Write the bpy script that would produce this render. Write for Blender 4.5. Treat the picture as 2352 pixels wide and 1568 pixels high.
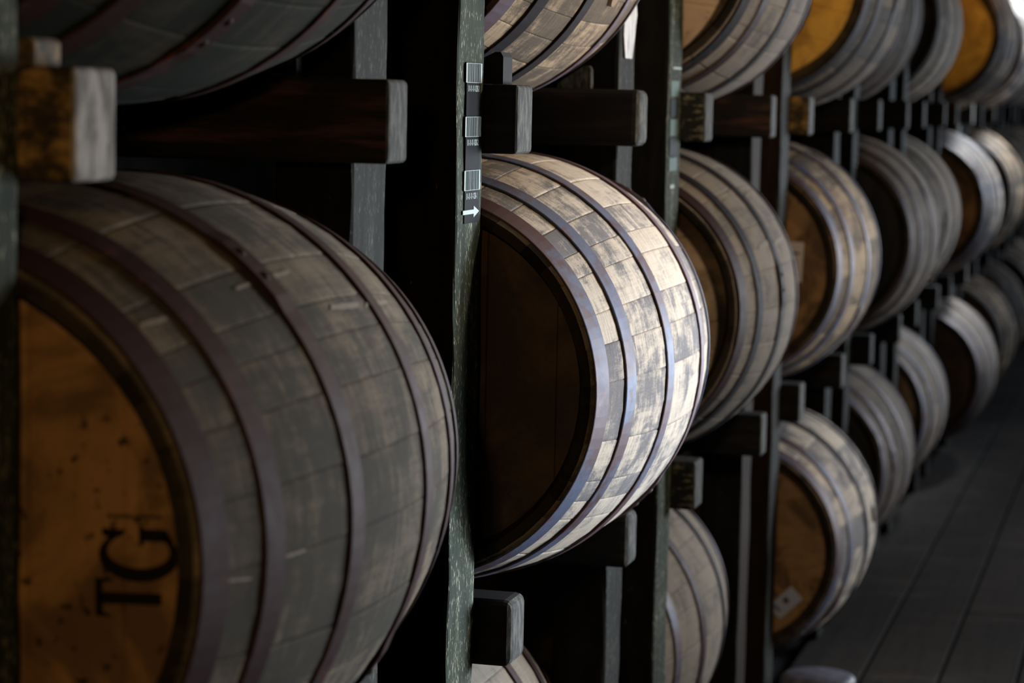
import bpy, bmesh, math, random
from mathutils import Vector, Matrix

for o in list(bpy.data.objects):
    bpy.data.objects.remove(o)
sc = bpy.context.scene
COL = sc.collection
FLOOR = 1.6                      # eye height above the floor; heights below are measured from the eye

# ------------------------------------------------------------------ camera
yaw, pitch, roll, fpx = 0.2608, 0.0997, 0.0208, 5590.0
CX = 0.9488
d = Vector((-math.sin(yaw)*math.cos(pitch), math.cos(yaw)*math.cos(pitch), -math.sin(pitch)))
r = Vector((math.cos(yaw), math.sin(yaw), 0.0))
u = r.cross(d)
r2 = r*math.cos(roll) + u*math.sin(roll)
u2 = -r*math.sin(roll) + u*math.cos(roll)
cam = bpy.data.cameras.new('camera')
camo = bpy.data.objects.new('camera', cam)
COL.objects.link(camo)
camo.matrix_world = Matrix(((r2.x, u2.x, -d.x, CX), (r2.y, u2.y, -d.y, 0.0), (r2.z, u2.z, -d.z, FLOOR), (0, 0, 0, 1)))
cam.sensor_width = 36.0
cam.lens = fpx/2352*36.0
cam.clip_start = 0.05
cam.dof.use_dof = True
cam.dof.focus_distance = 3.42
cam.dof.aperture_fstop = 5.2
sc.camera = camo

# ------------------------------------------------------------------ world, lights, exposure
w = bpy.data.worlds.new('world'); sc.world = w; w.use_nodes = True
w.node_tree.nodes['Background'].inputs[0].default_value = (0.55, 0.66, 0.85, 1)
w.node_tree.nodes['Background'].inputs[1].default_value = 0.008
sc.view_settings.view_transform = 'Standard'
sc.view_settings.look = 'None'
sc.view_settings.gamma = 1
sc.view_settings.use_curve_mapping = False
sc.view_settings.exposure = 0.0


def area(name, loc, target, sx, sy, power, color, spread=math.pi):
    l = bpy.data.lights.new(name, 'AREA'); l.shape = 'RECTANGLE'; l.size = sx; l.size_y = sy
    l.energy = power; l.color = color; l.spread = spread
    o = bpy.data.objects.new(name, l); COL.objects.link(o)
    o.location = loc
    o.rotation_euler = (Vector(target)-Vector(loc)).to_track_quat('-Z', 'Y').to_euler()
    return o


def bulb(name, loc, power, color=(1.0, 0.60, 0.23), rad=0.035):
    l = bpy.data.lights.new(name, 'POINT'); l.energy = power; l.color = color; l.shadow_soft_size = rad
    o = bpy.data.objects.new(name, l); COL.objects.link(o); o.location = loc
    return o


COOL = (0.74, 0.85, 1.0)
# assumed daylight: added limited-spread area lamps across the aisle, aimed back at chosen barrels
def deg(a): return math.radians(a)
area('window_daylight', (2.3, 5.5, 1.10), (0.12, 3.62, 1.10), 0.6, 0.8, 8, COOL, deg(38))
area('window_daylight', (2.4, 4.7, 0.90), (0.10, 2.35, 1.00), 0.7, 0.9, 5.4, (0.92, 0.95, 1.0), deg(60))
area('window_daylight', (2.5, 8.4, 1.30), (0.10, 5.3, 1.20), 0.8, 1.0, 18, (0.88, 0.93, 1.0), deg(75))
area('window_daylight', (2.5, 11.0, 1.35), (0.10, 7.6, 1.20), 0.8, 1.0, 15, (0.86, 0.92, 1.0), deg(80))
area('window_daylight', (2.5, 14.0, 1.80), (0.10, 10.6, 1.30), 0.8, 1.0, 14, COOL, deg(80))
area('window_daylight', (1.1, 14.2, 3.3), (0.06, 12.5, 2.1), 0.6, 0.6, 30, (0.9, 0.95, 1.0), deg(35))
area('window_daylight', (2.5, 18.0, 1.80), (0.10, 15.0, 1.40), 0.8, 1.0, 16, COOL, deg(90))
# assumed, unseen tungsten lamps over the aisle side of the ricks, plus an added fill light
bulb('rack_lamp', (0.60, 0.50, 1.80), 15)
bulb('aisle_lamp', (0.95, 4.1, 2.05), 27, (1.0, 0.80, 0.58), 0.06)  # unseen fill light, added to brighten the brown barrel head
bulb('rack_lamp', (0.16, 5.93, 2.55), 11)
bulb('rack_lamp', (0.22, 10.32, 2.60), 9)


# ------------------------------------------------------------------ node helper
class N:
    def __init__(s, name):
        s.m = bpy.data.materials.new(name); s.m.use_nodes = True
        s.t = s.m.node_tree; s.b = s.t.nodes['Principled BSDF']

    def n(s, kind, **kw):
        x = s.t.nodes.new(kind)
        for k, v in kw.items():
            setattr(x, k, v)
        return x

    def l(s, a, b):
        s.t.links.new(a, b)

    def setin(s, node, i, v):
        if hasattr(v, 'is_output') or isinstance(v, bpy.types.NodeSocket):
            s.l(v, node.inputs[i])
        else:
            node.inputs[i].default_value = v

    def math(s, op, a, b=0.0, c=0.0, clamp=False):
        x = s.n('ShaderNodeMath', operation=op); x.use_clamp = clamp
        s.setin(x, 0, a); s.setin(x, 1, b); s.setin(x, 2, c)
        return x.outputs[0]

    def comb(s, a, b, c):
        x = s.n('ShaderNodeCombineXYZ'); s.setin(x, 0, a); s.setin(x, 1, b); s.setin(x, 2, c)
        return x.outputs[0]

    def noise(s, vec, scale=1.0, detail=4.0, rough=0.6, dist=0.0):
        x = s.n('ShaderNodeTexNoise'); s.l(vec, x.inputs['Vector'])
        x.inputs['Scale'].default_value = scale; x.inputs['Detail'].default_value = detail
        x.inputs['Roughness'].default_value = rough; x.inputs['Distortion'].default_value = dist
        return x.outputs['Fac']

    def white(s, v):
        x = s.n('ShaderNodeTexWhiteNoise', noise_dimensions='1D'); s.l(v, x.inputs['W'])
        return x.outputs['Value']

    def step(s, v, lo, hi):
        x = s.n('ShaderNodeMapRange', interpolation_type='SMOOTHSTEP'); s.setin(x, 0, v)
        s.setin(x, 1, lo); s.setin(x, 2, hi)
        return x.outputs[0]

    def mix(s, f, a, b, mode='MIX'):
        x = s.n('ShaderNodeMix', data_type='RGBA', blend_type=mode)
        s.setin(x, 0, f)
        for i, v in ((6, a), (7, b)):
            if isinstance(v, tuple):
                x.inputs[i].default_value = (v[0], v[1], v[2], 1)
            else:
                s.l(v, x.inputs[i])
        return x.outputs[2]

    def obj(s):
        return s.n('ShaderNodeTexCoord').outputs['Object']

    def rnd(s):
        return s.n('ShaderNodeObjectInfo').outputs['Random']

    def sep(s, v):
        x = s.n('ShaderNodeSeparateXYZ'); s.l(v, x.inputs[0]); return x.outputs

    def bump(s, h, strength=0.3, dist=0.002):
        x = s.n('ShaderNodeBump'); x.inputs['Strength'].default_value = strength
        x.inputs['Distance'].default_value = dist; s.l(h, x.inputs['Height'])
        s.l(x.outputs[0], s.b.inputs['Normal'])

    def out(s, col, rough=0.8, metal=0.0, spec=0.3):
        if isinstance(col, tuple):
            s.b.inputs['Base Color'].default_value = (*col, 1)
        else:
            s.l(col, s.b.inputs['Base Color'])
        s.setin(s.b, 'Roughness', rough)
        s.b.inputs['Metallic'].default_value = metal
        s.b.inputs['Specular IOR Level'].default_value = spec
        return s.m


def st_attr(N_):
    a = N_.n('ShaderNodeAttribute'); a.attribute_name = 'st'
    return N_.sep(a.outputs['Vector'])


def mat_stave(name, light, mid, dark, stain=0.5, tonevar=0.5, ink=(0.05, 0.06, 0.085), hatch=0.25, speck=0.5, cont=0.0):
    M = N(name)
    s_, a_, i_ = st_attr(M)
    rr = M.rnd()
    idr = M.math('ADD', M.math('MULTIPLY', i_, 7.31), M.math('MULTIPLY', rr, 53.0))
    zone = 0.0
    for cut in (0.120, 0.294, 0.546, 0.720):
        zone = M.math('ADD', zone, M.math('GREATER_THAN', s_, cut))
    idz = M.math('ADD', idr, M.math('MULTIPLY', zone, 3.13))
    tone = M.math('ADD', M.math('MULTIPLY', M.white(idr), 0.6), M.math('MULTIPLY', M.white(idz), 0.4))
    tone2 = M.math('ADD', M.math('MULTIPLY', M.white(M.math('ADD', idr, 3.7)), 0.45), M.math('MULTIPLY', M.white(M.math('ADD', idz, 1.9)), 0.55))
    # grain along the stave, saw and plane marks across it
    grain = M.noise(M.comb(M.math('MULTIPLY', s_, 9), M.math('MULTIPLY', a_, 300), idr), 1, 5, 0.7)
    cross = M.noise(M.comb(M.math('MULTIPLY', s_, 420), M.math('MULTIPLY', a_, 18), idr), 1, 4, 0.7)
    blotch = M.noise(M.comb(M.math('MULTIPLY', s_, 16), M.math('MULTIPLY', a_, 17), idz), 1, 5, 0.6, 0.5)
    if cont:
        ob = M.obj()
        b3 = M.noise(ob, 7.5, 7, 0.62, 0.6)
        blotch = M.math('ADD', M.math('MULTIPLY', blotch, 1-cont), M.math('MULTIPLY', b3, cont))
        tone2 = M.math('ADD', M.math('MULTIPLY', tone2, 1-cont), 0.5*cont)
        b4 = M.noise(ob, 4.0, 4, 0.6)
        tone = M.math('ADD', M.math('MULTIPLY', tone, 1-cont), M.math('MULTIPLY', M.step(b4, 0.35, 0.65), cont))
    streak = M.noise(M.comb(M.math('MULTIPLY', s_, 85), M.math('MULTIPLY', a_, 12), M.math('ADD', idz, 9.0)), 1, 4, 0.65)
    streak2 = M.noise(M.comb(M.math('MULTIPLY', s_, 14), M.math('MULTIPLY', a_, 110), M.math('ADD', idz, 4.0)), 1, 4, 0.65)
    fine = M.noise(M.comb(M.math('MULTIPLY', s_, 330), M.math('MULTIPLY', a_, 330), idr), 1, 3, 0.7)
    col = M.mix(M.math('MULTIPLY', tone, tonevar), light, mid)
    col = M.mix(M.math('MULTIPLY', M.step(grain, 0.45, 0.70), 0.45), col, mid)
    col = M.mix(M.math('MULTIPLY', M.step(cross, 0.48, 0.66), hatch), col, dark)
    thr = M.math('SUBTRACT', 0.62, M.math('MULTIPLY', tone2, 0.24*stain*1.6))
    bl = M.math('ADD', M.math('MULTIPLY', blotch, 0.48), M.math('ADD', M.math('MULTIPLY', streak, 0.22), M.math('ADD', M.math('MULTIPLY', streak2, 0.14), M.math('MULTIPLY', fine, 0.16))))
    mask = M.step(bl, M.math('SUBTRACT', thr, 0.075), M.math('ADD', thr, 0.06))
    col = M.mix(M.math('MULTIPLY', mask, 0.5+0.4*stain), col, ink)
    sp = M.step(M.math('ADD', M.math('MULTIPLY', fine, 0.6), M.math('MULTIPLY', blotch, 0.4)), 0.56, 0.63)
    col = M.mix(M.math('MULTIPLY', sp, speck), col, dark)
    # dirt caught in the joints between staves
    M.bump(M.math('ADD', M.math('MULTIPLY', grain, 0.6), M.math('MULTIPLY', cross, 0.4)), 0.35, 0.0012)
    return M.out(col, 0.85, 0, 0.08)


def mat_head(name, light, mid, dark, spots=0.5, rough=0.6):
    M = N(name)
    s_, a_, i_ = st_attr(M)
    rr = M.rnd()
    idr = M.math('ADD', M.math('MULTIPLY', i_, 5.17), M.math('MULTIPLY', rr, 37.0))
    tone = M.white(idr)
    grain = M.noise(M.comb(M.math('MULTIPLY', s_, 5), M.math('MULTIPLY', a_, 150), idr), 1, 5, 0.65)
    cloud = M.noise(M.comb(M.math('MULTIPLY', s_, 9), M.math('MULTIPLY', a_, 9), M.math('MULTIPLY', rr, 20)), 1, 6, 0.6, 0.6)
    dots = M.noise(M.comb(M.math('MULTIPLY', s_, 60), M.math('MULTIPLY', a_, 60), rr), 1, 3, 0.6)
    reg = M.noise(M.comb(M.math('MULTIPLY', s_, 4), M.math('MULTIPLY', a_, 4), M.math('MULTIPLY', rr, 11)), 1, 1, 0.5)
    col = M.mix(M.math('MULTIPLY', tone, 0.35), light, mid)
    col = M.mix(M.math('MULTIPLY', M.step(grain, 0.4, 0.7), 0.35), col, mid)
    col = M.mix(M.math('MULTIPLY', M.step(cloud, 0.40, 0.60), 0.8), col, dark)
    dm = M.math('MULTIPLY', M.step(dots, 0.60, 0.68), M.step(reg, 0.5, 0.62))
    col = M.mix(M.math('MULTIPLY', dm, spots), col, (0.012, 0.01, 0.008))
    M.bump(grain, 0.25, 0.001)
    return M.out(col, rough, 0, 0.35)


def mat_hoop(name, brown=(0.085, 0.05, 0.052), blue=(0.13, 0.15, 0.21), amount=0.5, rough=0.42, spec=0.4):
    M = N(name)
    o = M.obj(); rr = M.rnd()
    x = M.n('ShaderNodeVectorMath', operation='ADD'); M.l(o, x.inputs[0])
    M.l(M.comb(M.math('MULTIPLY', rr, 9), 0.0, 0.0), x.inputs[1])
    v = x.outputs[0]
    big = M.noise(v, 4.5, 5, 0.6, 0.6); mid = M.noise(v, 38, 5, 0.7); fine = M.noise(v, 260, 3, 0.7)
    f = M.step(M.math('ADD', M.math('MULTIPLY', big, 0.75), M.math('MULTIPLY', mid, 0.25)), 0.60-amount*0.22, 0.66-amount*0.16)
    col = M.mix(f, brown, blue)
    col = M.mix(M.math('MULTIPLY', M.step(M.math('ADD', M.math('MULTIPLY', mid, 0.6), M.math('MULTIPLY', big, 0.4)), 0.57, 0.63), 0.75), col, (0.14, 0.045, 0.03))
    col = M.mix(M.math('MULTIPLY', M.step(fine, 0.5, 0.8), 0.35), col, (0.03, 0.028, 0.03))
    M.bump(M.math('ADD', mid, fine), 0.2, 0.0006)
    return M.out(col, M.math('ADD', rough, M.math('MULTIPLY', mid, 0.25)), 0.08, spec)


def mat_painted(name, base, chip, amount=0.5, vert=True, scale=1.0, rough=0.6):
    """old dark green painted timber with pale flecks running along the grain"""
    M = N(name)
    o = M.obj(); x, y, z = M.sep(o); rr = M.rnd()
    if vert:
        v = M.comb(M.math('MULTIPLY', x, 300*scale), M.math('MULTIPLY', y, 300*scale), M.math('MULTIPLY', z, 75*scale))
        v2 = M.comb(M.math('MULTIPLY', x, 30), M.math('MULTIPLY', y, 30), M.math('MULTIPLY', z, 6))
    else:
        v = M.comb(M.math('MULTIPLY', x, 75*scale), M.math('MULTIPLY', y, 300*scale), M.math('MULTIPLY', z, 300*scale))
        v2 = M.comb(M.math('MULTIPLY', x, 7), M.math('MULTIPLY', y, 30), M.math('MULTIPLY', z, 30))
    a = M.noise(v, 1, 3, 0.6); b = M.noise(v2, 1, 4, 0.6)
    col = M.mix(M.step(b, 0.35, 0.7), base, tuple(c*2.1 for c in base))
    k = M.math('ADD', M.math('MULTIPLY', a, 0.7), M.math('MULTIPLY', b, 0.3))
    col = M.mix(M.step(k, 0.66-amount*0.14, 0.72-amount*0.12), col, chip)
    M.bump(a, 0.3, 0.001)
    return M.out(col, 0.85, 0, 0.12)


def mat_noise(name, c1, c2, scale, rough=0.8, lo=0.4, hi=0.65, stretch=(1, 1, 1), bump=0.3, detail=5):
    M = N(name)
    x, y, z = M.sep(M.obj())
    v = M.comb(M.math('MULTIPLY', x, stretch[0]), M.math('MULTIPLY', y, stretch[1]), M.math('MULTIPLY', z, stretch[2]))
    f = M.noise(v, scale, detail, 0.65)
    M.bump(f, bump, 0.0015)
    return M.out(M.mix(M.step(f, lo, hi), c1, c2), rough, 0, 0.3)


def flat(name, c, rough=0.8):
    M = N(name)
    f = M.noise(M.obj(), 60, 3, 0.6)
    return M.out(M.mix(M.math('MULTIPLY', f, 0.4), c, tuple(k*0.6 for k in c)), max(rough, 0.75), 0, 0.08)


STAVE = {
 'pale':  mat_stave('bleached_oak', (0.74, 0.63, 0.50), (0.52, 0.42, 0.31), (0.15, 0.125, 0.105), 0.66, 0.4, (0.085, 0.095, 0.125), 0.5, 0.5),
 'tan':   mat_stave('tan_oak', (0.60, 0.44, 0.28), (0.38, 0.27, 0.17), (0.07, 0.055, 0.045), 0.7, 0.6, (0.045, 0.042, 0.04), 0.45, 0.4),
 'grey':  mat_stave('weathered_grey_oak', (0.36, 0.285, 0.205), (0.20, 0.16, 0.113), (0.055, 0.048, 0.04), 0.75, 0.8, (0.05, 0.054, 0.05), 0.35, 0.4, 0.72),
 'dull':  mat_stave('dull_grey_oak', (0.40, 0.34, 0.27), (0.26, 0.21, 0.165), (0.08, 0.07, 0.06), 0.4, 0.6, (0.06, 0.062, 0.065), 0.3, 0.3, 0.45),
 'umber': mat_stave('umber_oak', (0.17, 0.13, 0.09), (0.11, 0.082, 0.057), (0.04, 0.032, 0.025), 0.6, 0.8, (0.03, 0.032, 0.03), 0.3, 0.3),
 'inner': mat_stave('dark_inner_chime', (0.06, 0.045, 0.032), (0.04, 0.03, 0.02), (0.015, 0.012, 0.01), 0.5, 0.9, (0.01, 0.01, 0.01), 0.3, 0.4),  # recess shade and mould both put into this dark colour
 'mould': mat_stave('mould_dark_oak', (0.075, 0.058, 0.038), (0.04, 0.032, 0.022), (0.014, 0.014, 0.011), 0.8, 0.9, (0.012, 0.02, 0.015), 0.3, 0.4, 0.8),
}
HEAD = {
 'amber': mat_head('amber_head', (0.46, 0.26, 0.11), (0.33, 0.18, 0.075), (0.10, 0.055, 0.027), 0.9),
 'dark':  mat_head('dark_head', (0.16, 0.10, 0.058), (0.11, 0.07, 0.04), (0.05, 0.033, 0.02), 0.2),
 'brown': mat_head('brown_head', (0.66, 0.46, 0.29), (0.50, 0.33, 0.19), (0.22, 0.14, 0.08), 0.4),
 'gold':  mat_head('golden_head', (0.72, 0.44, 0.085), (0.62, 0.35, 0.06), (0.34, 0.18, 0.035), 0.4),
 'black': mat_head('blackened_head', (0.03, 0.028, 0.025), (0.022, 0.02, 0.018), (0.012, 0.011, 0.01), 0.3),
}
HOOP = {
 'mixed': mat_hoop('rusty_blue_hoop', (0.080, 0.032, 0.034), (0.085, 0.105, 0.175), 0.62, 0.5),
 'brown': mat_hoop('brown_hoop', (0.046, 0.020, 0.018), (0.055, 0.034, 0.036), 0.3, 0.52, 0.09),
 'black': mat_hoop('dark_steel_hoop', (0.022, 0.014, 0.014), (0.018, 0.020, 0.026), 0.6, 0.6, 0.10),
 'plum':  mat_hoop('plum_hoop', (0.12, 0.065, 0.075), (0.11, 0.10, 0.15), 0.4, 0.5),
}
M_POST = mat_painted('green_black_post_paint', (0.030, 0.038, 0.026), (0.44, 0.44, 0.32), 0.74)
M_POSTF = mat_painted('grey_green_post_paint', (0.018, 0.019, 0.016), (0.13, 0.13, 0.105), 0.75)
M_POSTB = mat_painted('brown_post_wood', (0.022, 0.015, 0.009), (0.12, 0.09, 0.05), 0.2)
M_SIDE = mat_painted('black_post_side', (0.0065, 0.006, 0.005), (0.20, 0.16, 0.07), 0.05, True, 0.6)  # shade on the post side faces, put into a near-black colour
M_SIDEB = mat_painted('brown_post_side', (0.016, 0.009, 0.006), (0.10, 0.065, 0.03), 0.1)  # lamplight falling on these post sides, put into the brown
M_RAIL = mat_noise('tarred_rail_timber', (0.006, 0.0055, 0.005), (0.022, 0.014, 0.010), 60, 0.85, 0.45, 0.72, (0.12, 1, 1))  # rail sides darkened in the colour to stand for their shade
M_RAILR = mat_noise('red_brown_rail_timber', (0.010, 0.008, 0.007), (0.085, 0.036, 0.020), 60, 0.8, 0.45, 0.70, (0.12, 1, 1))
M_RAILG = mat_noise('rough_ochre_timber', (0.030, 0.022, 0.012), (0.36, 0.22, 0.075), 55, 0.8, 0.42, 0.70, (0.6, 1, 1), 0.6)  # warm lamplight on these rail sides is painted in as ochre
M_RAILS = mat_noise('speckled_timber', (0.012, 0.012, 0.010), (0.20, 0.17, 0.10), 70, 0.8, 0.52, 0.68, (0.6, 1, 1), 0.5)
M_END = mat_noise('grey_sawn_end', (0.028, 0.028, 0.023), (0.125, 0.12, 0.10), 95, 0.85, 0.38, 0.68, (1, 1, 0.35), 0.4)
M_ENDP = mat_noise('pale_sawn_end', (0.17, 0.155, 0.135), (0.46, 0.43, 0.39), 46, 0.85, 0.38, 0.62, (1, 1, 0.45), 0.4)
M_CHOCK = mat_noise('chock_wood', (0.05, 0.04, 0.03), (0.30, 0.21, 0.12), 40, 0.8)
M_FLOORB = None


# ------------------------------------------------------------------ object helpers
def link(name, me, mats, parent=None, smooth=False):
    o = bpy.data.objects.new(name, me)
    for m in (mats if isinstance(mats, (list, tuple)) else [mats]):
        me.materials.append(m)
    COL.objects.link(o)
    if parent is not None:
        o.parent = parent
    if smooth:
        for p in me.polygons:
            p.use_smooth = True
    return o


def mesh(name, vs, fs, mi=None, st=None, smooth=None):
    me = bpy.data.meshes.new(name)
    me.from_pydata(vs, [], fs)
    if mi:
        me.polygons.foreach_set('material_index', mi)
    if st is not None:
        a = me.attributes.new('st', 'FLOAT_VECTOR', 'POINT')
        a.data.foreach_set('vector', [c for v in st for c in v])
    if smooth is not None:
        me.polygons.foreach_set('use_smooth', smooth)
    me.update()
    return me


def empty(name, loc, label, cat, group=None, rot=None):
    o = bpy.data.objects.new(name, None); COL.objects.link(o)
    o.location = loc
    if rot:
        o.rotation_euler = rot
    o['label'] = label; o['category'] = cat
    if group:
        o['group'] = group
    o.empty_display_size = 0.1
    return o


def tag(o, label, cat, group=None):
    o['label'] = label; o['category'] = cat
    if group:
        o['group'] = group
    return o


def structure(o):
    o['kind'] = 'structure'; return o


def box_bm(bm, lo, hi, bev=0.0, seg=2, jit=0.0, rnd=None):
    n0 = len(bm.verts)
    res = bmesh.ops.create_cube(bm, size=1.0)
    c = [(a+b)/2 for a, b in zip(lo, hi)]; s = [b-a for a, b in zip(lo, hi)]
    for v in res['verts']:
        v.co = Vector([v.co[i]*s[i]+c[i] for i in range(3)])
        if jit and rnd:
            v.co += Vector([rnd.uniform(-jit, jit) for _ in range(3)])
    if bev:
        es = list({e for v in res['verts'] for e in v.link_edges})
        bmesh.ops.bevel(bm, geom=es, offset=bev, segments=seg, profile=0.5, affect='EDGES')
    return bm


def bm_mesh(bm, name):
    me = bpy.data.meshes.new(name); bm.normal_update(); bm.to_mesh(me); bm.free(); return me


# ------------------------------------------------------------------ barrel meshes
L = 0.84
RB, RH = 0.335, 0.281
S_Q, S_B = 0.120, 0.294          # hoop centres, measured from the head


def prof(s, RB=RB, RH=RH):
    t = 2*s/L-1
    return RB-(RB-RH)*t*t


def stave_mesh(seed, n=31):
    rd = random.Random(seed)
    wd = [rd.uniform(0.55, 1.5) for _ in range(n)]
    tot = sum(wd); a = rd.uniform(0, 6.28)
    vs, fs, st, sm, mi = [], [], [], [], []
    NS = 34
    across = [0.0, 0.012, 0.06, 0.5, 0.94, 0.988, 1.0]
    drop = [-0.0015, -0.0002, 0.0, 0.0002, 0.0, -0.0002, -0.0015]
    for i in range(n):
        da = wd[i]/tot*2*math.pi
        lift = rd.uniform(-0.0008, 0.0008)
        sid = seed*40+i
        base = len(vs)
        rings = []
        # outer surface, then chime, inner wall
        prs = [(L*k/NS, None) for k in range(NS+1)]
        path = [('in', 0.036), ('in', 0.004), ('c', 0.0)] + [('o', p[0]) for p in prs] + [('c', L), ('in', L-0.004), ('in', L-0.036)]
        for kind, s in path:
            row = []
            for f, dr in zip(across, drop):
                ang = a+da*f
                if kind == 'o':
                    rr = prof(s)+dr+lift
                    if s in (0.0, L):
                        rr -= 0.004
                    s2 = s
                    if s == 0.0: s2 = 0.003
                    if s == L: s2 = L-0.003
                elif kind == 'c':
                    rr = RH-0.008; s2 = s
                else:
                    rr = RH-0.019-(0.010 if abs(s-0.036) < 1e-6 or abs(s-(L-0.036)) < 1e-6 else 0); s2 = s
                row.append(len(vs))
                vs.append((rr*math.cos(ang), s2-L/2, rr*math.sin(ang)))
                st.append((s2 if kind == 'o' else s2+0.5*(RH-rr), (f-0.5)*da*0.31, sid))
            rings.append(row)
        for q in range(len(rings)-1):
            for j in range(len(across)-1):
                fs.append((rings[q][j], rings[q+1][j], rings[q+1][j+1], rings[q][j+1]))
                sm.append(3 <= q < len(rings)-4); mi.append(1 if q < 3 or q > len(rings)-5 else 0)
        a += da
    return mesh('staves', vs, fs, mi, st, sm)


def hoop_mesh(name, s0, s1, seed):
    rd = random.Random(seed)
    n = 112
    vs, fs = [], []
    th = 0.0026; ga = 0.0012
    ph = [rd.uniform(0, 6.28) for _ in range(3)]
    joint = rd.uniform(0.2, 6.0)
    for i in range(n):
        a = 2*math.pi*i/n
        wob = 0.0011*math.sin(2*a+ph[0])+0.0007*math.sin(5*a+ph[1])
        da = abs((a-joint+math.pi) % (2*math.pi)-math.pi)
        ov = 0.0028 if da < 0.13 else 0.0
        for s, o in ((s0, ga), (s0, ga+th-0.0006+ov), (s0+0.0012, ga+th+ov), (s1-0.0012, ga+th+ov), (s1, ga+th-0.0006+ov), (s1, ga)):
            rr = prof(min(max(s, 0), L))+o
            vs.append((rr*math.cos(a), s+wob-L/2, rr*math.sin(a)))
    for i in range(n):
        j = (i+1) % n
        for k in range(6):
            k2 = (k+1) % 6
            fs.append((i*6+k, i*6+k2, j*6+k2, j*6+k))
    sm = [False]*len(fs)
    # rivets at the overlap
    for da in (-0.05, 0.05):
        a = joint+da
        s = (s0+s1)/2; rr = prof(s)+ga+th+0.0026
        ax = Vector((math.cos(a), 0, math.sin(a))); tx = Vector((-math.sin(a), 0, math.cos(a))); yx = Vector((0, 1, 0))
        c = ax*rr+yx*(s-L/2)
        b = len(vs)
        R = 0.0055
        for k, (q, h) in enumerate(((1.0, 0.0), (0.85, 0.0012), (0.45, 0.0021))):
            for m in range(10):
                t = 2*math.pi*m/10
                vs.append(tuple(c+tx*(R*q*math.cos(t))+yx*(R*q*math.sin(t))+ax*h))
        vs.append(tuple(c+ax*0.0023))
        for k in range(2):
            for m in range(10):
                m2 = (m+1) % 10
                fs.append((b+k*10+m, b+k*10+m2, b+(k+1)*10+m2, b+(k+1)*10+m)); sm.append(True)
        for m in range(10):
            fs.append((b+20+m, b+20+(m+1) % 10, b+30)); sm.append(True)
    return mesh(name, vs, fs, None, None, sm)


def head_mesh(seed, front=True):
    """planked round head; planks run along local Z"""
    rd = random.Random(seed)
    R = RH-0.0205
    xs = [-R]
    while xs[-1] < R-0.04:
        xs.append(xs[-1]+rd.uniform(0.07, 0.115))
    xs[-1] = R
    vs, fs, st = [], [], []
    y0 = (-L/2+0.030) if front else (L/2-0.030)
    sgn = -1 if front else 1
    for p in range(len(xs)-1):
        x0, x1 = xs[p], xs[p+1]
        cols = []
        m = 12
        fr = [0, 0.015]+[k/m for k in range(1, m)]+[0.985, 1]
        for f in fr:
            x = x0+(x1-x0)*f
            dy = -0.0022 if f in (0, 1) else (-0.0002 if f in (0.015, 0.985) else 0.0)
            h = math.sqrt(max(R*R-x*x, 0))
            col = []
            for t in (-1, -0.92, -0.4, 0.4, 0.92, 1):
                z = h*t
                e = -0.004 if abs(t) == 1 else 0
                col.append(len(vs)); vs.append((x, y0+sgn*(dy+e), z)); st.append((z+1.0, x, seed*9+p))
            cols.append(col)
        for a, b in zip(cols[:-1], cols[1:]):
            for k in range(5):
                q = (a[k], b[k], b[k+1], a[k+1])
                fs.append(q if front else q[::-1])
    return mesh('head', vs, fs, None, st)


SM = [stave_mesh(k) for k in range(1, 6)]
HM = [head_mesh(k) for k in range(1, 4)]
HB = head_mesh(4, False)
HP = []
hw = {'h': 0.044, 'q': 0.040, 'b': 0.041}
for k, (s0, s1) in enumerate(((0.003, 0.043), (S_Q-0.0175, S_Q+0.0175), (S_B-0.017, S_B+0.017),
                              (L-S_B-0.017, L-S_B+0.017), (L-S_Q-0.0175, L-S_Q+0.0175), (L-0.043, L-0.003))):
    HP.append([hoop_mesh('hoop', s0, s1, 100+k*7+v) for v in range(2)])
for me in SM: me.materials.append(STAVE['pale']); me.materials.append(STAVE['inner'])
for me in HM+[HB]: me.materials.append(HEAD['brown'])
for hp in HP:
    for me in hp: me.materials.append(HOOP['mixed'])


def slot(o, m):
    o.material_slots[0].link = 'OBJECT'; o.material_slots[0].material = m


bung_bm = bmesh.new()
bmesh.ops.create_cone(bung_bm, cap_ends=True, segments=24, radius1=0.024, radius2=0.022, depth=0.008)
BUNG = bm_mesh(bung_bm, 'bung'); BUNG.materials.append(STAVE['tan'])

PROTO = []


def copy_tree(o, parent=None):
    c = o.copy(); COL.objects.link(c); c.parent = parent
    for ch in o.children:
        copy_tree(ch, c)
    return c


def make_proto():
    root = empty('barrel', (0, 0, -50), 'oak barrel', 'barrel')
    for nm, me in (('staves', SM[0]), ('head', HM[0]), ('head', HB)):
        o = bpy.data.objects.new(nm, me); COL.objects.link(o); o.parent = root
    for k in range(6):
        o = bpy.data.objects.new('hoop', HP[k][0]); COL.objects.link(o); o.parent = root
    b = bpy.data.objects.new('bung', BUNG); COL.objects.link(b); b.parent = root
    b.location = (-(RB+0.001), 0, 0); b.rotation_euler = (0, -math.pi/2, 0)
    return root


P = 1.4632; Y0 = 3.2374
H0 = 0.172
ZB, T = -0.4316, 0.7493
XB = -0.1324


def bay_y(n):
    return Y0+(n-2)*P


proto = make_proto()
first = [proto]


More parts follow.
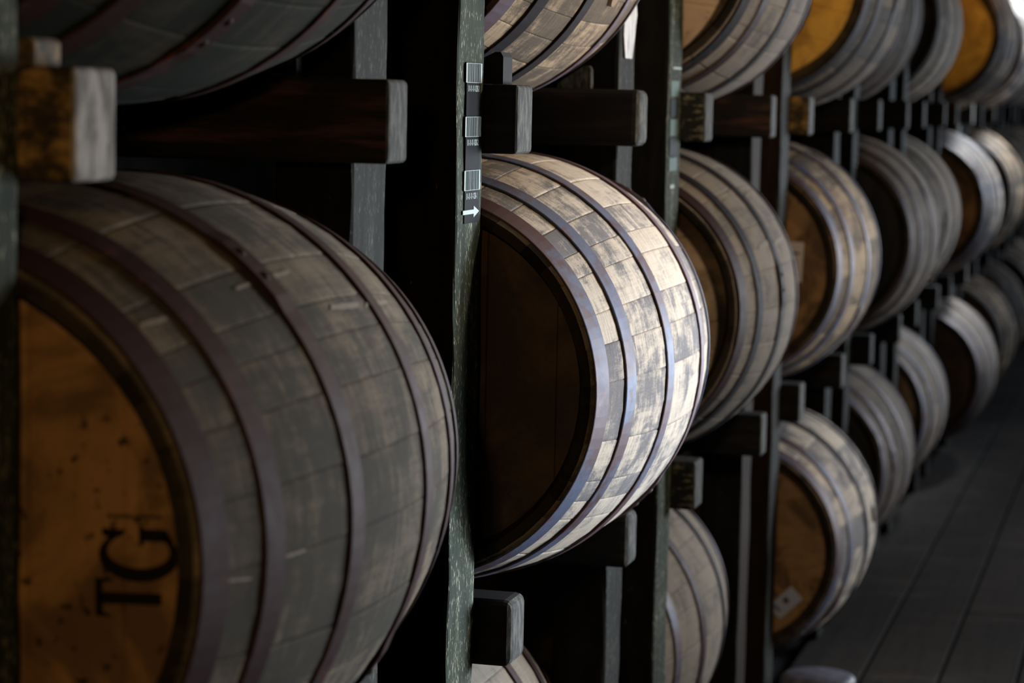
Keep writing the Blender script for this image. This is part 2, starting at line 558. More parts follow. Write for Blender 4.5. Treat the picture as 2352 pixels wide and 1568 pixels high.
def barrel(n, t, dx=0, dz=0, dh=0, rx=0, rz=0, roll=0.0, staves='grey', head='brown', hoops='brown', sm=0, hm=0, label='', scale=1.0, headrot=0.0):
    if first:
        c = first.pop()
    else:
        c = copy_tree(proto)
    c.location = (XB+dx, bay_y(n)+H0+dh+L/2, ZB+t*T+max(dz, 0.0)+FLOOR)
    c.rotation_mode = 'XYZ'
    q = Vector((rz, 1, rx)).normalized()
    base = Vector((0, 1, 0)).rotation_difference(q).to_matrix() @ Matrix.Rotation(roll, 3, 'Y')
    c.rotation_euler = base.to_euler()
    c.scale = (scale, 1, scale)
    kids = list(c.children)
    hk = [k for k in kids if k.name.split('.')[0] == 'hoop']
    for k in kids:
        b = k.name.split('.')[0]
        if b == 'staves':
            k.data = SM[sm]; slot(k, STAVE[staves])
        elif b == 'head':
            if k.data.name.startswith(HB.name) and k.data == HB:
                slot(k, HEAD[head])
            else:
                k.data = HM[hm]; slot(k, HEAD[head]); k.rotation_euler = (0, headrot, 0)
    for i, k in enumerate(sorted(hk, key=lambda o: HPI[o.data.name])):
        idx = HPI[k.data.name]
        k.data = HP[idx][(n+t) % 2]
        hm_ = hoops if isinstance(hoops, str) else hoops[idx]
        slot(k, HOOP[hm_])
    c['label'] = label; c['category'] = 'barrel'
    c['group'] = {1: 'barrels on the top tier', 0: 'barrels on the middle tier', -1: 'barrels on the bottom tier'}[t]
    return c


HPI = {me.name: k for k, hp in enumerate(HP) for me in hp}

B = {}
# --- middle tier
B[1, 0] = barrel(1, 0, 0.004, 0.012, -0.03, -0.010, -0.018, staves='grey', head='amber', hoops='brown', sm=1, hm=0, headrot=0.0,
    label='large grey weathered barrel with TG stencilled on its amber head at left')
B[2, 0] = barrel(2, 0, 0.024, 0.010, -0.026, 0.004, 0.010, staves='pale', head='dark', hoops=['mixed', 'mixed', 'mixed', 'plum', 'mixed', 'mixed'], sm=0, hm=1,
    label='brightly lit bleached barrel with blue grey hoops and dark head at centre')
B[3, 0] = barrel(3, 0, -0.036, -0.004, -0.003, -0.004, -0.02, roll=0.7, staves='dull', head='brown', hoops=['brown', 'black', 'black', 'brown', 'black', 'brown'], sm=2, hm=2, headrot=0.5,
    label='dull grey brown barrel with brown head directly right of the brightly lit one')
B[4, 0] = barrel(4, 0, -0.020, -0.007, -0.007, 0.003, 0, roll=2.1, staves='tan', head='amber', hoops='mixed', sm=3, hm=0, headrot=1.2,
    label='tan barrel with orange head bearing a white paper label')
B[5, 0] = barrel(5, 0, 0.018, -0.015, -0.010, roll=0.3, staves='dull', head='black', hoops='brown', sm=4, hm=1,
    label='middle tier barrel with nearly black head right of the paper labelled one')
B[6, 0] = barrel(6, 0, -0.032, -0.011, -0.004, roll=4.0, staves='dull', head='black', hoops='black', sm=0, hm=1,
    label='set back middle tier barrel left of the small pale bright hooped one')
B[7, 0] = barrel(7, 0, 0.038, -0.010, -0.004, roll=5.0, staves='pale', head='amber', hoops='mixed', sm=1, hm=2,
    label='small far middle tier barrel with pale bright rim and dark orange head')
B[8, 0] = barrel(8, 0, 0.060, 0.004, 0, roll=1.0, staves='tan', head='black', hoops='black', sm=2, hm=1,
    label='middle tier barrel cut by the right edge, just beyond the pale bright rimmed one')
# --- top tier
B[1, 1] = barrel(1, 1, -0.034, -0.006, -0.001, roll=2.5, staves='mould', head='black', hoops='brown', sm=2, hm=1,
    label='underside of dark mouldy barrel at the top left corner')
B[2, 1] = barrel(2, 1, -0.082, 0, 0, roll=3.6, staves='tan', head='dark', hoops=['plum', 'black', 'black', 'plum', 'plum', 'brown'], sm=3, hm=0,
    label='tan top tier barrel with black hoops above the brightly lit barrel')
B[3, 1] = barrel(3, 1, -0.019, 0, 0, roll=1.4, staves='dull', head='brown', hoops=['black', 'brown', 'black', 'brown', 'black', 'brown'], sm=4, hm=2, headrot=0.3,
    label='grey top tier barrel with plain brown head, left of the golden headed one')
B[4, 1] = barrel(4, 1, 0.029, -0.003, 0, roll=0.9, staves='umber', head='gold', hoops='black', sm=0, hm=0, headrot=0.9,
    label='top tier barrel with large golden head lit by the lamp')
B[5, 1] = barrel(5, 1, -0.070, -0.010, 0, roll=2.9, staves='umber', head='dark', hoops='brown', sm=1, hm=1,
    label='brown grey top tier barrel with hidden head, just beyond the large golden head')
B[6, 1] = barrel(6, 1, -0.054, -0.004, 0, roll=0.2, staves='dull', head='black', hoops='black', sm=2, hm=1,
    label='top tier barrel with a thin black sliver of head, before the smaller golden head')
B[7, 1] = barrel(7, 1, 0.075, -0.006, 0, roll=4.4, staves='tan', head='gold', hoops='black', sm=3, hm=0, headrot=0.9,
    label='smaller golden headed top tier barrel near the right edge')
B[8, 1] = barrel(8, 1, 0.090, 0, 0, roll=5.2, staves='pale', head='brown', hoops='brown', sm=4, hm=2,
    label='top tier barrel with white daylight on its top, in the top right corner')
# --- bottom tier
B[2, -1] = barrel(2, -1, -0.225, -0.004, 0, roll=1.1, staves='dull', head='dark', hoops='brown', sm=4, hm=1,
    label='bottom tier barrel showing only its top at the bottom edge below the bright barrel')
B[3, -1] = barrel(3, -1, -0.179, -0.008, -0.010, -0.004, 0, roll=2.0, staves='dull', head='dark', hoops=['mixed', 'mixed', 'brown', 'black', 'mixed', 'brown'], sm=3, hm=1,
    label='pale bottom tier barrel pushed back behind its post, head hidden')
B[4, -1] = barrel(4, -1, 0.001, -0.010, -0.012, 0.003, -0.005, roll=3.0, staves='pale', head='amber', hoops=['mixed', 'mixed', 'black', 'black', 'black', 'black'], sm=0, hm=2, headrot=1.5,
    label='large bottom tier barrel with orange head and white diamond sticker')
B[5, -1] = barrel(5, -1, -0.042, -0.009, -0.009, roll=3.9, staves='dull', head='black', hoops='plum', sm=1, hm=1,
    label='purplish bottom tier barrel with black head beyond the stickered one')
B[6, -1] = barrel(6, -1, -0.055, -0.010, -0.008, roll=1.9, staves='dull', head='brown', hoops='mixed', sm=2, hm=2,
    label='bottom tier barrel with pale blue rim and brown head')
B[7, -1] = barrel(7, -1, 0.043, -0.003, 0, roll=0.5, staves='dull', head='dark', hoops='plum', sm=3, hm=1,
    label='bottom tier barrel with greyish purple rim jutting out toward the floor')
B[8, -1] = barrel(8, -1, 0.040, 0.01, 0, roll=2.2, staves='tan', head='dark', hoops='black', sm=4, hm=1,
    label='small bottom tier barrel just left of the right edge, beside the floor')
rd = random.Random(5)
for n in range(9, 13):
    for t, nm in ((1, 'top'), (0, 'middle'), (-1, 'bottom')):
        B[n, t] = barrel(n, t, rd.uniform(-0.02, 0.06), 0, 0, roll=rd.uniform(0, 6), staves=rd.choice(['tan', 'dull', 'pale']),
            head=rd.choice(['brown', 'dark', 'gold' if t == 1 else 'black']), hoops=rd.choice(['black', 'brown']), sm=rd.randrange(5), hm=rd.randrange(3),
            label='far blurred %s tier barrel at the extreme right edge' % nm)
        B[n, t]['group'] = 'far %s tier barrels' % nm


# ------------------------------------------------------------------ writing and labels on the barrel heads
def poly_plate(name, outlines, th, mat, parent, mat4, holes=None):
    bm = bmesh.new()
    for o in outlines:
        vs = [bm.verts.new((x, 0, z)) for x, z in o]
        f = bm.faces.new(vs)
    bm.normal_update()
    bmesh.ops.triangulate(bm, faces=bm.faces[:])
    ret = bmesh.ops.extrude_face_region(bm, geom=bm.faces[:])
    for v in [g for g in ret['geom'] if isinstance(g, bmesh.types.BMVert)]:
        v.co.y -= th
    bmesh.ops.recalc_face_normals(bm, faces=bm.faces[:])
    o = link(name, bm_mesh(bm, name), mat, parent)
    o.matrix_local = mat4
    return o


def stroke(pts, wds):
    """outline of a stroke of varying width through pts"""
    a, b = [], []
    for i, (p, wd) in enumerate(zip(pts, wds)):
        q = pts[min(i+1, len(pts)-1)]; o = pts[max(i-1, 0)]
        tx, tz = q[0]-o[0], q[1]-o[1]; m = math.hypot(tx, tz) or 1
        nx, nz = -tz/m, tx/m
        a.append((p[0]+nx*wd/2, p[1]+nz*wd/2)); b.append((p[0]-nx*wd/2, p[1]-nz*wd/2))
    return a+b[::-1]


INK = flat('stencil_ink', (0.012, 0.010, 0.009), 0.7)
PAPER = flat('paper_label', (0.85, 0.80, 0.78), 0.6)
STICK = flat('pale_blue_sticker', (0.6, 0.66, 0.8), 0.5)
PRINT = flat('label_print', (0.10, 0.10, 0.13), 0.6)
yh = -L/2+0.030-0.0006
# letters drawn in their own upright frame (u right, v up), then turned to read upward
G = []
cx, cy, rw, rh = 0.040, 0.053, 0.036, 0.050
arc = [(cx+rw*math.cos(a), cy+rh*math.sin(a)) for a in [math.radians(38+k*(284/26)) for k in range(27)]]
wid = [0.006+0.016*max(0, math.sin((k/26)*math.pi))**1.5 for k in range(27)]
G.append(stroke(arc, wid))
G.append([(0.060, 0.004), (0.080, 0.014), (0.080, 0.050), (0.060, 0.050)])
G.append([(0.052, 0.046), (0.086, 0.046), (0.086, 0.052), (0.052, 0.052)])
G.append([(0.068, 0.076), (0.078, 0.070), (0.080, 0.104), (0.070, 0.104), (0.062, 0.092)])
TT = [[(0.026, 0.0), (0.048, 0.0), (0.048, 0.092), (0.026, 0.092)],
      [(0.002, 0.088), (0.074, 0.088), (0.074, 0.099), (0.002, 0.099)],
      [(0.000, 0.078), (0.005, 0.078), (0.010, 0.093), (0.002, 0.099)],
      [(0.076, 0.074), (0.070, 0.074), (0.066, 0.093), (0.074, 0.099)]]
worn = []
rdw = random.Random(3)
for k in range(9):
    v0 = 0.014+k*0.0105
    if k == 4: continue
    worn.append([(0.0, v0), (0.0045, v0+0.001), (0.006, v0+0.0075), (0.001, v0+0.008)])


def on_head(par, x, z, ang):
    return Matrix.Translation((x, yh, z)) @ Matrix.Rotation(ang, 4, 'Y')


b1 = B[1, 0]
UP = -math.radians(90)
UPt = -math.radians(92)
poly_plate('stencil_letter', TT, 0.0005, INK, b1, on_head(b1, 0.2377, -0.0447, UPt) @ Matrix.Diagonal((0.46, 1, 0.63, 1)))
poly_plate('stencil_letter', G, 0.0005, INK, b1, on_head(b1, 0.2515, -0.0085, UPt) @ Matrix.Diagonal((0.54, 1, 0.67, 1)))
poly_plate('stencil_letter', worn, 0.0005, INK, b1, on_head(b1, 0.2440, 0.0435, UPt) @ Matrix.Diagonal((0.7, 1, 0.55, 1)))


def sheet(par, name, x, z, w_, h_, ang, mat, lines):
    o = poly_plate(name, [[(-w_/2, -h_/2), (w_/2, -h_/2), (w_/2, h_/2), (-w_/2, h_/2)]], 0.0006, mat, par, on_head(par, x, z, ang))
    ln = [[(a, b), (c, b), (c, b+e), (a, b+e)] for a, b, c, e in lines]
    q = poly_plate('print', ln, 0.0003, PRINT, o, Matrix.Translation((0, -0.0007, 0)))
    return o


inv4 = B[4, -1]


# barrel heads of rolled barrels: undo the roll so the sheets hang where the photo has them
def world_on_head(par, x, z, ang, fn):
    bpy.context.view_layer.update()
    rot = par.rotation_euler.to_matrix().to_4x4()
    e = rot.inverted() @ Vector((x, 0, z))
    a2 = ang+par_roll[par.name]
    return e.x, e.z, a2


par_roll = {B[4, 0].name: -2.1, B[4, -1].name: -3.0}
x, z, a = world_on_head(B[4, 0], 0.160, 0.020, 0.03, None)
sheet(B[4, 0], 'paper_label', x, z, 0.06, 0.105, a, PAPER, [(-0.02, 0.02, 0.02, 0.006), (-0.02, 0.0, 0.012, 0.006), (-0.02, -0.02, 0.016, 0.006), (-0.015, -0.04, 0.0, 0.004)])
x, z, a = world_on_head(B[4, -1], 0.151, -0.139, 0.785, None)
sheet(B[4, -1], 'sticker', x, z, 0.046, 0.084, a, STICK, [(-0.012, -0.002, 0.004, 0.014), (-0.014, -0.03, 0.006, 0.006)])


# pale scrapes of bare wood across the joints between staves
SCR = flat('bare_wood_scrape', (0.36, 0.31, 0.25), 0.8)


def surf(par, px, py):
    """point on the barrel's side seen at a photo position, in the barrel's own frame"""
    M = Matrix.LocRotScale(par.location, par.rotation_euler, par.scale).inverted()
    wv = d+r2*((px-1176)/fpx)-u2*((py-784)/fpx)
    o = M @ Vector((CX, 0, FLOOR)); w2 = M.to_3x3() @ wv
    t = (bay_y(1)-0.2)/wv.y; prev = None
    while t < 14:
        p = o+w2*t; sl = p.y+L/2
        if 0 <= sl <= L and math.hypot(p.x, p.z) <= prof(sl)+0.0004: return p
        t += 0.0015
    return None


def scrape(par, x0, y0, x1, y1, th):
    vs = []; n = 8
    for k in range(n+1):
        f = k/n; x = x0+(x1-x0)*f; y = y0+(y1-y0)*f
        hw_ = th/2*(0.8+0.2*math.sin(math.pi*f))*(1-0.25*((k*7) % 3)/2)
        for sg in (-1, 1):
            p = surf(par, x, y+sg*hw_)
            if p is None: return
            rad = math.hypot(p.x, p.z); q = prof(p.y+L/2)+0.0012
            vs.append((p.x/rad*q, p.y, p.z/rad*q))
    fs = [(2*k, 2*k+1, 2*k+3, 2*k+2) for k in range(n)]
    me = mesh('scrape', vs, fs)
    link('scrape', me, SCR, par)


for a_ in ((320, 749, 382, 733, 16), (608, 641, 664, 625, 14), (540, 664, 572, 654, 10), (758, 707, 822, 701, 16), (838, 700, 888, 694, 12), (498, 1335, 575, 1328, 8), (642, 1282, 700, 1262, 9)):
    scrape(B[1, 0], *a_)
for a_ in ((1664, 462, 1682, 455, 9), (1742, 570, 1772, 552, 18), (1778, 558, 1800, 545, 16), (1712, 448, 1732, 436, 9)):
    scrape(B[3, 0], *a_)

# ------------------------------------------------------------------ rack posts
def post(n, far, ylo, yhi, x1=0.0, dep=0.14, mat=M_POST, label='', zlo=0.0, zhi=3.7, lean=0.0, seed=0):
    rd = random.Random(seed+n*10+far)
    bm = bmesh.new()
    cy_ = (ylo+yhi)/2
    box_bm(bm, (-dep, -(yhi-ylo)/2, 0), (0, (yhi-ylo)/2, zhi-zlo), 0.006, 2)
    # cut rings so that the edge can be worn
    for k in range(1, 60):
        zz = (zhi-zlo)*k/60
        g = bmesh.ops.bisect_plane(bm, geom=bm.verts[:]+bm.edges[:]+bm.faces[:], plane_co=(0, 0, zz), plane_no=(0, 0, 1))
    for v in bm.verts:
        v.co.x += rd.uniform(-0.0012, 0.0012); v.co.y += rd.uniform(-0.0016, 0.0016)
    bm.normal_update()
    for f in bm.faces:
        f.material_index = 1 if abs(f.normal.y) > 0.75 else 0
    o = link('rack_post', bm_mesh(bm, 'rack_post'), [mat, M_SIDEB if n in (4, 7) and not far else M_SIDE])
    o.location = (x1, cy_, zlo)
    o.rotation_euler = (lean, 0, 0)
    tag(o, label, 'post', 'rack posts')
    return o


NEAR_L = {1: 'dark rack post cut by the left edge of the photo',
 2: 'sharp green black rack post with barcode stickers and a white arrow',
 3: 'blurred rack post with faded teal stickers right of the brightly lit barrel',
 4: 'rack post in front of the orange head with the paper label',
 5: 'rack post in front of the middle tier barrel with nearly black head',
 6: 'thin rack post in front of the set back middle tier barrel',
 7: 'thin rack post in front of the small pale rimmed middle tier barrel',
 8: 'thin far rack post beside the last middle tier barrel'}
FAR_L = {1: 'grey rack post behind the big TG barrel, rail nailed across it',
 2: 'rack post with white paint smear at top, behind the brightly lit barrel',
 3: 'brownish rack post just left of the golden headed barrel',
 4: 'rear rack post behind the paper labelled barrel',
 5: 'rear rack post behind the nearly black headed middle barrel',
 6: 'lit rear rack post before the smaller golden headed barrel',
 7: 'rear rack post behind the small pale rimmed barrel'}
POSTS = {}
for n in range(1, 13):
    y = bay_y(n)
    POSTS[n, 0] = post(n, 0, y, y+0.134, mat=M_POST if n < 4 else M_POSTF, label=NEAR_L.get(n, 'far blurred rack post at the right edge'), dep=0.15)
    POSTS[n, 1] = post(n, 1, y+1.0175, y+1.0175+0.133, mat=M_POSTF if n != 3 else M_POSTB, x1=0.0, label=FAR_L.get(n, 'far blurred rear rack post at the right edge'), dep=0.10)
    if n >= 9: POSTS[n, 0]['group'] = 'far rack posts'
    if n >= 8: POSTS[n, 1]['group'] = 'far rear rack posts'

# white paint smear on the post behind the bright barrel
WP = mat_noise('white_paint', (0.30, 0.29, 0.27), (0.72, 0.70, 0.66), 60, 0.6, 0.3, 0.6, (1, 1, 0.3), 0.3)
rdp = random.Random(2)
pts = []
for k in range(17):
    zz = 1.6+0.075+k*0.02
    pts.append((zz, 0.010+rdp.uniform(0, 0.012) if k > 2 else 0.035-0.008*k, 0.006+rdp.uniform(0, 0.01) if k > 2 else 0.04-0.009*k))
bm = bmesh.new()
y = bay_y(2)+1.0175
ll = [bm.verts.new((0.0032, y+0.002+a_-bay_y(2)-1.0175-0.0665, zz)) for zz, a_, b_ in pts]
rr_ = [bm.verts.new((0.0032, 0.0665-b_, zz)) for zz, a_, b_ in pts]
for k in range(len(pts)-1):
    bm.faces.new((ll[k], rr_[k], rr_[k+1], ll[k+1]))
ret = bmesh.ops.extrude_face_region(bm, geom=bm.faces[:])
for v in [g for g in ret['geom'] if isinstance(g, bmesh.types.BMVert)]: v.co.x -= 0.002
bmesh.ops.recalc_face_normals(bm, faces=bm.faces[:])
o = link('paint_smear', bm_mesh(bm, 'paint_smear'), WP, POSTS[2, 1])


# ------------------------------------------------------------------ barcode stickers
def textmesh(txt, size, name):
    cu = bpy.data.curves.new(name, 'FONT'); cu.body = txt; cu.size = size; cu.align_x = 'CENTER'; cu.align_y = 'CENTER'
    cu.extrude = 0.0002
    o = bpy.data.objects.new(name, cu); COL.objects.link(o)
    bpy.context.view_layer.update()
    me = bpy.data.meshes.new_from_object(o.evaluated_get(bpy.context.evaluated_depsgraph_get()))
    bpy.data.objects.remove(o); bpy.data.curves.remove(cu)
    me.name = name
    return me


TAPE = flat('black_tape', (0.007, 0.007, 0.009), 0.6)
WHITE = flat('white_sticker', (0.62, 0.72, 0.70), 0.5)
BAR = flat('barcode_bars', (0.09, 0.11, 0.11), 0.5)
TEAL = flat('faded_teal_sticker', (0.20, 0.30, 0.29), 0.5)
TEALD = flat('faded_dark_sticker', (0.05, 0.06, 0.07), 0.5)


def plate(name, yl, yh_, zl, zh, x0, x1, mat, parent):
    bm = bmesh.new(); box_bm(bm, (x0, yl, zl), (x1, yh_, zh))
    return link(name, bm_mesh(bm, name), mat, parent)


def zpix(yp, Yw, Xw=0.0):
    """height of a photo row on the plane X = Xw at depth Yw"""
    # iterate on the camera model
    lo, hi = -2.5, 1.5
    for _ in range(40):
        m = (lo+hi)/2
        v = Vector((Xw-CX, Yw, m))
        yy = 784-fpx*(v.dot(u2))/(v.dot(d))
        if yy > yp: lo = m
        else: hi = m
    return m


p2 = POSTS[2, 0]; yc = p2.location.y
codes = ['01-01-01-028-3', '01-01-01-028-2', '01-01-01-028-1']
for (ya, yb), cd in zip(((145, 190), (268, 314), (391, 437)), codes):
    zt, zb_ = zpix(ya, yc)+FLOOR, zpix(yb, yc)+FLOOR
    tape = plate('barcode_label', -0.030, 0.052-0.012, zb_-0.046, zt+0.001, 0.0, 0.0022, TAPE, p2)
    wh = plate('barcode_panel', -0.035, 0.045, zb_, zt, 0.0022, 0.0028, WHITE, tape)
    rdb = random.Random(cd)
    bm = bmesh.new()
    q = -0.029
    while q < 0.039:
        ww = rdb.choice([0.0009, 0.0013, 0.0022])
        box_bm(bm, (0.0028, q, zb_+0.0006), (0.0031, q+ww, zt-0.0006))
        q += ww+rdb.choice([0.001, 0.0014, 0.002])
    link('barcode_bars', bm_mesh(bm, 'barcode_bars'), BAR, tape)
    tm = textmesh(cd, 0.0125, 'barcode_text')
    tm.transform(Matrix.Translation((0.0026, 0.004, zb_-0.0085)) @ Matrix(((0, 0, 1, 0), (0.72, 0, 0, 0), (0, 1, 0, 0), (0, 0, 0, 1))))
    link('barcode_text', tm, WHITE, tape)
# black tape patches between, and the arrow
for (ya, yb) in ((206, 266), (331, 388), (452, 476), (492, 506)):
    plate('black_tape', -0.026, 0.036, zpix(yb, yc)+FLOOR, zpix(ya, yc)+FLOOR, 0.0005, 0.0018, TAPE, p2)
za, zb2 = zpix(473, yc)+FLOOR, zpix(500, yc)+FLOOR
zm = (za+zb2)/2; hh = (za-zb2)/2
bm = bmesh.new()
pl = [(-0.040, -0.36), (0.014, -0.36), (0.014, -1.0), (0.042, 0.0), (0.014, 1.0), (0.014, 0.36), (-0.040, 0.36)]
vs = [bm.verts.new((0.0022, a_, zm+b_*hh)) for a_, b_ in pl]
f = bm.faces.new(vs)
ret = bmesh.ops.extrude_face_region(bm, geom=[f])
for v in [g for g in ret['geom'] if isinstance(g, bmesh.types.BMVert)]: v.co.x += 0.0008
bmesh.ops.recalc_face_normals(bm, faces=bm.faces[:])
link('arrow_sticker', bm_mesh(bm, 'arrow_sticker'), WHITE, p2)
# faded stickers on the next post
p3 = POSTS[3, 0]; yc3 = p3.location.y
for k, (ya, yb) in enumerate(((186, 222), (227, 268), (274, 312), (316, 356), (362, 392))):
    plate('faded_sticker', -0.045, 0.030, zpix(yb, yc3)+FLOOR, zpix(ya, yc3)+FLOOR, 0.0, 0.002, TEAL if k % 2 == 0 else TEALD, p3)
plate('white_mark', -0.03, 0.05, zpix(159, yc3)+FLOOR, zpix(154, yc3)+FLOOR, 0.0, 0.002, WHITE, p3)
plate('white_mark', -0.03, 0.01, zpix(432, yc3)+FLOOR, zpix(424, yc3)+FLOOR, 0.0, 0.002, WHITE, p3)


# ------------------------------------------------------------------ rails (two under every barrel)
ZT = 0.0147+0.004
RAILS = {}


def rail(n, far, k, pr=0.052, label='', side=M_RAIL, end=M_END, ylo=None, yhi=None, bev=0.008, h=0.099):
    y = bay_y(n)
    if ylo is None:
        ylo, yhi = (0.1355, 0.2235) if not far else (0.9395, 1.0165)
    zt = ZT+k*T+FLOOR
    bm = bmesh.new()
    Lr = 2.6
    box_bm(bm, (-Lr, -(yhi-ylo)/2, -h), (0, (yhi-ylo)/2, 0), bev, 3)
    for f in bm.faces:
        if f.normal.x > 0.35 and f.calc_center_median().x > -0.05:
            f.material_index = 1
        else:
            f.material_index = 0
    bm.normal_update()
    for f in bm.faces:
        f.material_index = 1 if (f.normal.x > 0.35) else 0
    me = bm_mesh(bm, 'rail')
    o = link('rail', me, [side, end])
    o.location = (pr, y+(ylo+yhi)/2, zt)
    tag(o, label, 'rail', 'barrel rails')
    RAILS[n, far, k] = o
    return o


WHICH = {1: 'the big TG barrel', 2: 'the brightly lit barrel', 3: 'the dull grey brown barrel', 4: 'the paper labelled barrel',
         5: 'the nearly black headed barrel', 6: 'the set back middle barrel', 7: 'the small pale rimmed barrel', 8: 'the last middle tier barrel'}
for n in range(1, 13):
    for far in (0, 1):
        for k in (1, 0, -1, -2):
            if k == 1 and n < 8: continue
            if n == 1 and k in (-1, -2): continue
            if n == 2 and k == -2: continue
            if n <= 8:
                side = 'near' if not far else 'rear'
                lab = {1: 'overhead %s rail one tier above %s', 0: '%s rail directly above %s', -1: '%s rail carrying %s', -2: '%s floor level rail two tiers below %s'}[k]
                if k == -2:
                    lab = '%s floor level rail under the bottom barrel below %s'
                if k == -1:
                    lab = '%s rail under %s, above the bottom barrel'
                lab = lab % (side, WHICH[n])
            else:
                lab = 'far blurred rail end at the right edge of the rack'
            sd, en, pr = M_RAIL, M_END, 0.050
            if far: pr = 0.056
            if (n, far, k) == (1, 0, 0): sd, en = M_RAILG, M_ENDP
            if (n, far, k) == (3, 0, 0): sd = M_RAILS
            if (n, far, k) == (4, 0, 0): sd = M_RAILG
            if (n, far, k) == (3, 0, -1): sd = M_RAILS
            if (n, far, k) == (1, 1, 0): pr = 0.070; sd = M_RAILR
            if (n, far, k) == (3, 1, 0): sd = M_RAILR
            if (n, far, k) == (2, 0, -1): pr = 0.056
            if n >= 5: pr += 0.012
            if k == -2: pr = -0.03
            o = rail(n, far, k, pr, lab, sd, en, bev=0.014 if (n, far, k) in ((2, 0, -1), (2, 1, -1), (2, 1, 0)) else 0.007)
            if n > 8: o['group'] = 'far barrel rails'


# ------------------------------------------------------------------ chocks resting on the rails
def chock(n, far, k, x, label, w_=0.05, l_=0.10, h_=0.045, mat=M_CHOCK, flip=False):
    r_ = RAILS[n, far, k]
    zt = ZT+k*T+FLOOR
    y = r_.location.y
    bm = bmesh.new()
    p = [(0, 0), (l_, 0), (l_, h_*0.85), (l_-0.004, h_), (l_-0.012, h_), (0, 0.008)]
    a_ = [bm.verts.new((-l_+q[0], -w_/2, q[1])) for q in p]
    b_ = [bm.verts.new((-l_+q[0], w_/2, q[1])) for q in p]
    bm.faces.new(a_); bm.faces.new(b_[::-1])
    for i in range(len(p)):
        j = (i+1) % len(p)
        bm.faces.new((a_[i], b_[i], b_[j], a_[j]))
    bmesh.ops.recalc_face_normals(bm, faces=bm.faces[:])
    o = link('wedge_chock', bm_mesh(bm, 'wedge_chock'), mat)
    o.location = (x, y, zt+0.0005)
    tag(o, label, 'chock', 'wedge chocks')
    return o


chock(2, 0, 0, 0.022, 'black wedge chock beside the barcode post under the tan top barrel', 0.05, 0.09, 0.046, M_RAIL)
chock(1, 0, 0, 0.004, 'rounded yellow lit wedge chock on the rail at the left edge', 0.05, 0.075, 0.024, M_CHOCK)
chock(1, 1, 0, -0.055, 'thin wedge chock on the rear rail under the top left barrel', 0.02, 0.06, 0.05, M_END)
chock(2, 1, 0, -0.040, 'thin wedge chock on the rear rail under the tan top barrel', 0.02, 0.06, 0.04, M_END)
chock(2, 1, -1, 0.020, 'wedge chock on the rear rail beneath the brightly lit barrel', 0.03, 0.06, 0.04, M_END)

# ------------------------------------------------------------------ floor
MF = N('worn_floor_boards')
s_, a_, i_ = st_attr(MF)
tone = MF.white(i_)
g = MF.noise(MF.comb(MF.math('MULTIPLY', s_, 2.2), MF.math('MULTIPLY', a_, 60), i_), 1, 5, 0.65)
c = MF.noise(MF.comb(MF.math('MULTIPLY', s_, 7), MF.math('MULTIPLY', a_, 3), 0.0), 1, 4, 0.6)
col = MF.mix(tone, (0.028, 0.026, 0.023), (0.060, 0.051, 0.044))
col = MF.mix(MF.math('MULTIPLY', MF.step(g, 0.45, 0.7), 0.4), col, (0.006, 0.006, 0.005))
col = MF.mix(MF.math('MULTIPLY', MF.step(c, 0.5, 0.7), 0.5), col, (0.10, 0.087, 0.076))
MF.bump(g, 0.4, 0.002)
M_FLOOR = MF.out(col, 0.85, 0, 0.04)
vs, fs, st = [], [], []
rf = random.Random(11)
bw = 0.212
cuts = {0: [9.9, 12.6], 1: [9.15, 11.9], 2: [7.75, 10.6, 13.3], 3: [8.6, 12.0], 4: [7.0, 11.0]}
bid = 0
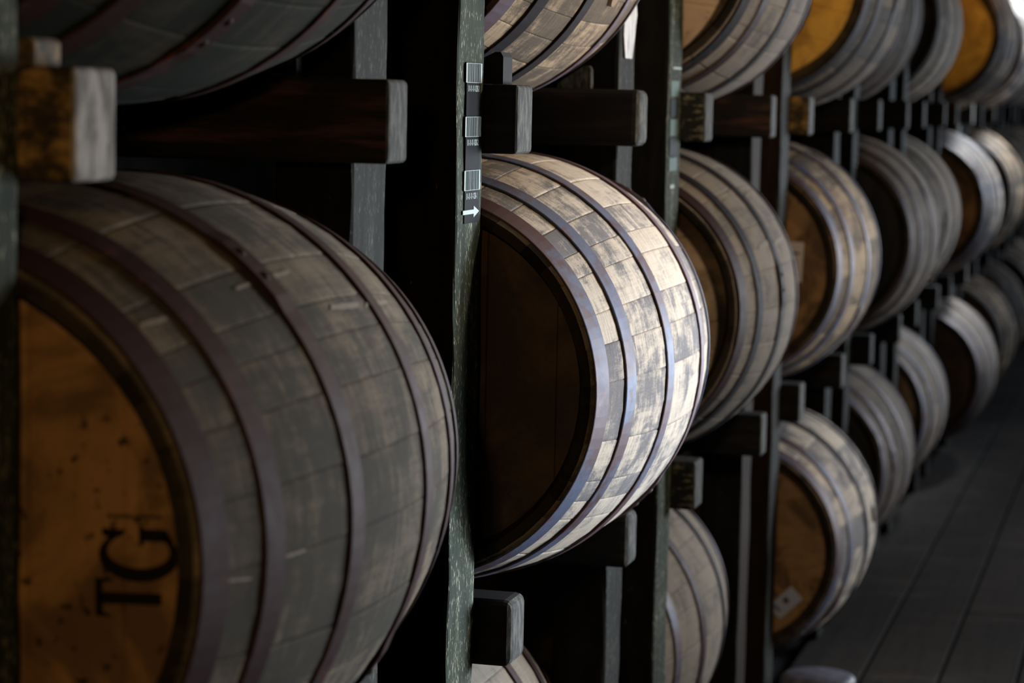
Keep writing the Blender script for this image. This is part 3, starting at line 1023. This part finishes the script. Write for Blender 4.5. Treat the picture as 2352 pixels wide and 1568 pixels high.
for k in range(16):
    x0 = -0.025+k*bw; x1 = x0+bw-0.009
    ys = [0.5]+cuts.get(k, [3.0+rf.random()*2+3.4*j for j in range(5)])+[24.0]
    if k in cuts: ys = [0.5, 4.5]+cuts[k]+[16.5+rf.random(), 19.5, 24.0]
    for y0, y1 in zip(ys[:-1], ys[1:]):
        bid += 1
        zz = rf.uniform(-0.0015, 0.0015)
        e = 0.003
        pts = [(x0, y0+0.003, -0.03), (x1, y0+0.003, -0.03), (x1, y1-0.003, -0.03), (x0, y1-0.003, -0.03),
               (x0, y0+0.003, zz-0.003), (x1, y0+0.003, zz-0.003), (x1, y1-0.003, zz-0.003), (x0, y1-0.003, zz-0.003),
               (x0+e, y0+0.006, zz), (x1-e, y0+0.006, zz), (x1-e, y1-0.006, zz), (x0+e, y1-0.006, zz)]
        b = len(vs); vs += pts; st += [(p[1], p[0], bid) for p in pts]
        fs += [(b+8, b+9, b+10, b+11)]
        for i in range(4):
            j = (i+1) % 4
            fs += [(b+i, b+j, b+4+j, b+4+i), (b+4+i, b+4+j, b+8+j, b+8+i)]
o = structure(link('floor', mesh('floor', vs, fs, None, st), M_FLOOR))
M_DARK = mat_noise('dark_timber_wall', (0.008, 0.008, 0.008), (0.02, 0.018, 0.015), 8, 0.9)
bm = bmesh.new(); box_bm(bm, (-3.4, 0.0, -0.10), (3.4, 24.0, -0.031))
structure(link('trim_1', bm_mesh(bm, 'trim_1'), M_DARK))
bm = bmesh.new(); box_bm(bm, (-3.3, 0.0, -0.031), (-3.2, 24.0, 4.0))
structure(link('wall_left', bm_mesh(bm, 'wall_left'), M_DARK))
bm = bmesh.new(); box_bm(bm, (-3.3, 24.0, -0.031), (3.4, 24.1, 4.0))
structure(link('wall_back', bm_mesh(bm, 'wall_back'), M_DARK))

# ------------------------------------------------------------------ steel bucket standing upside down on the boards
bm = bmesh.new()
prof_b = [(0.0, 0.0), (0.080, -0.002), (0.092, -0.007), (0.097, -0.014), (0.107, -0.112), (0.112, -0.114), (0.112, -0.120), (0.103, -0.120)]
seg = 40
rings = []
for rr3, zz in prof_b:
    if rr3 == 0: rings.append([bm.verts.new((0, 0, zz))]); continue
    rings.append([bm.verts.new((rr3*math.cos(2*math.pi*i/seg), rr3*math.sin(2*math.pi*i/seg), zz)) for i in range(seg)])
for a_, b_ in zip(rings[:-1], rings[1:]):
    for i in range(seg):
        j = (i+1) % seg
        if len(a_) == 1: bm.faces.new((a_[0], b_[i], b_[j]))
        else: bm.faces.new((a_[i], b_[i], b_[j], a_[j]))
bmesh.ops.recalc_face_normals(bm, faces=bm.faces[:])
MB = mat_noise('dull_zinc', (0.10, 0.11, 0.15), (0.19, 0.20, 0.26), 30, 0.45)
o = link('bucket', bm_mesh(bm, 'bucket'), MB, smooth=True)
o.location = (0.128, 6.25, 0.1205)
tag(o, 'upturned bluish grey bucket on the floor boards at the bottom edge', 'bucket')
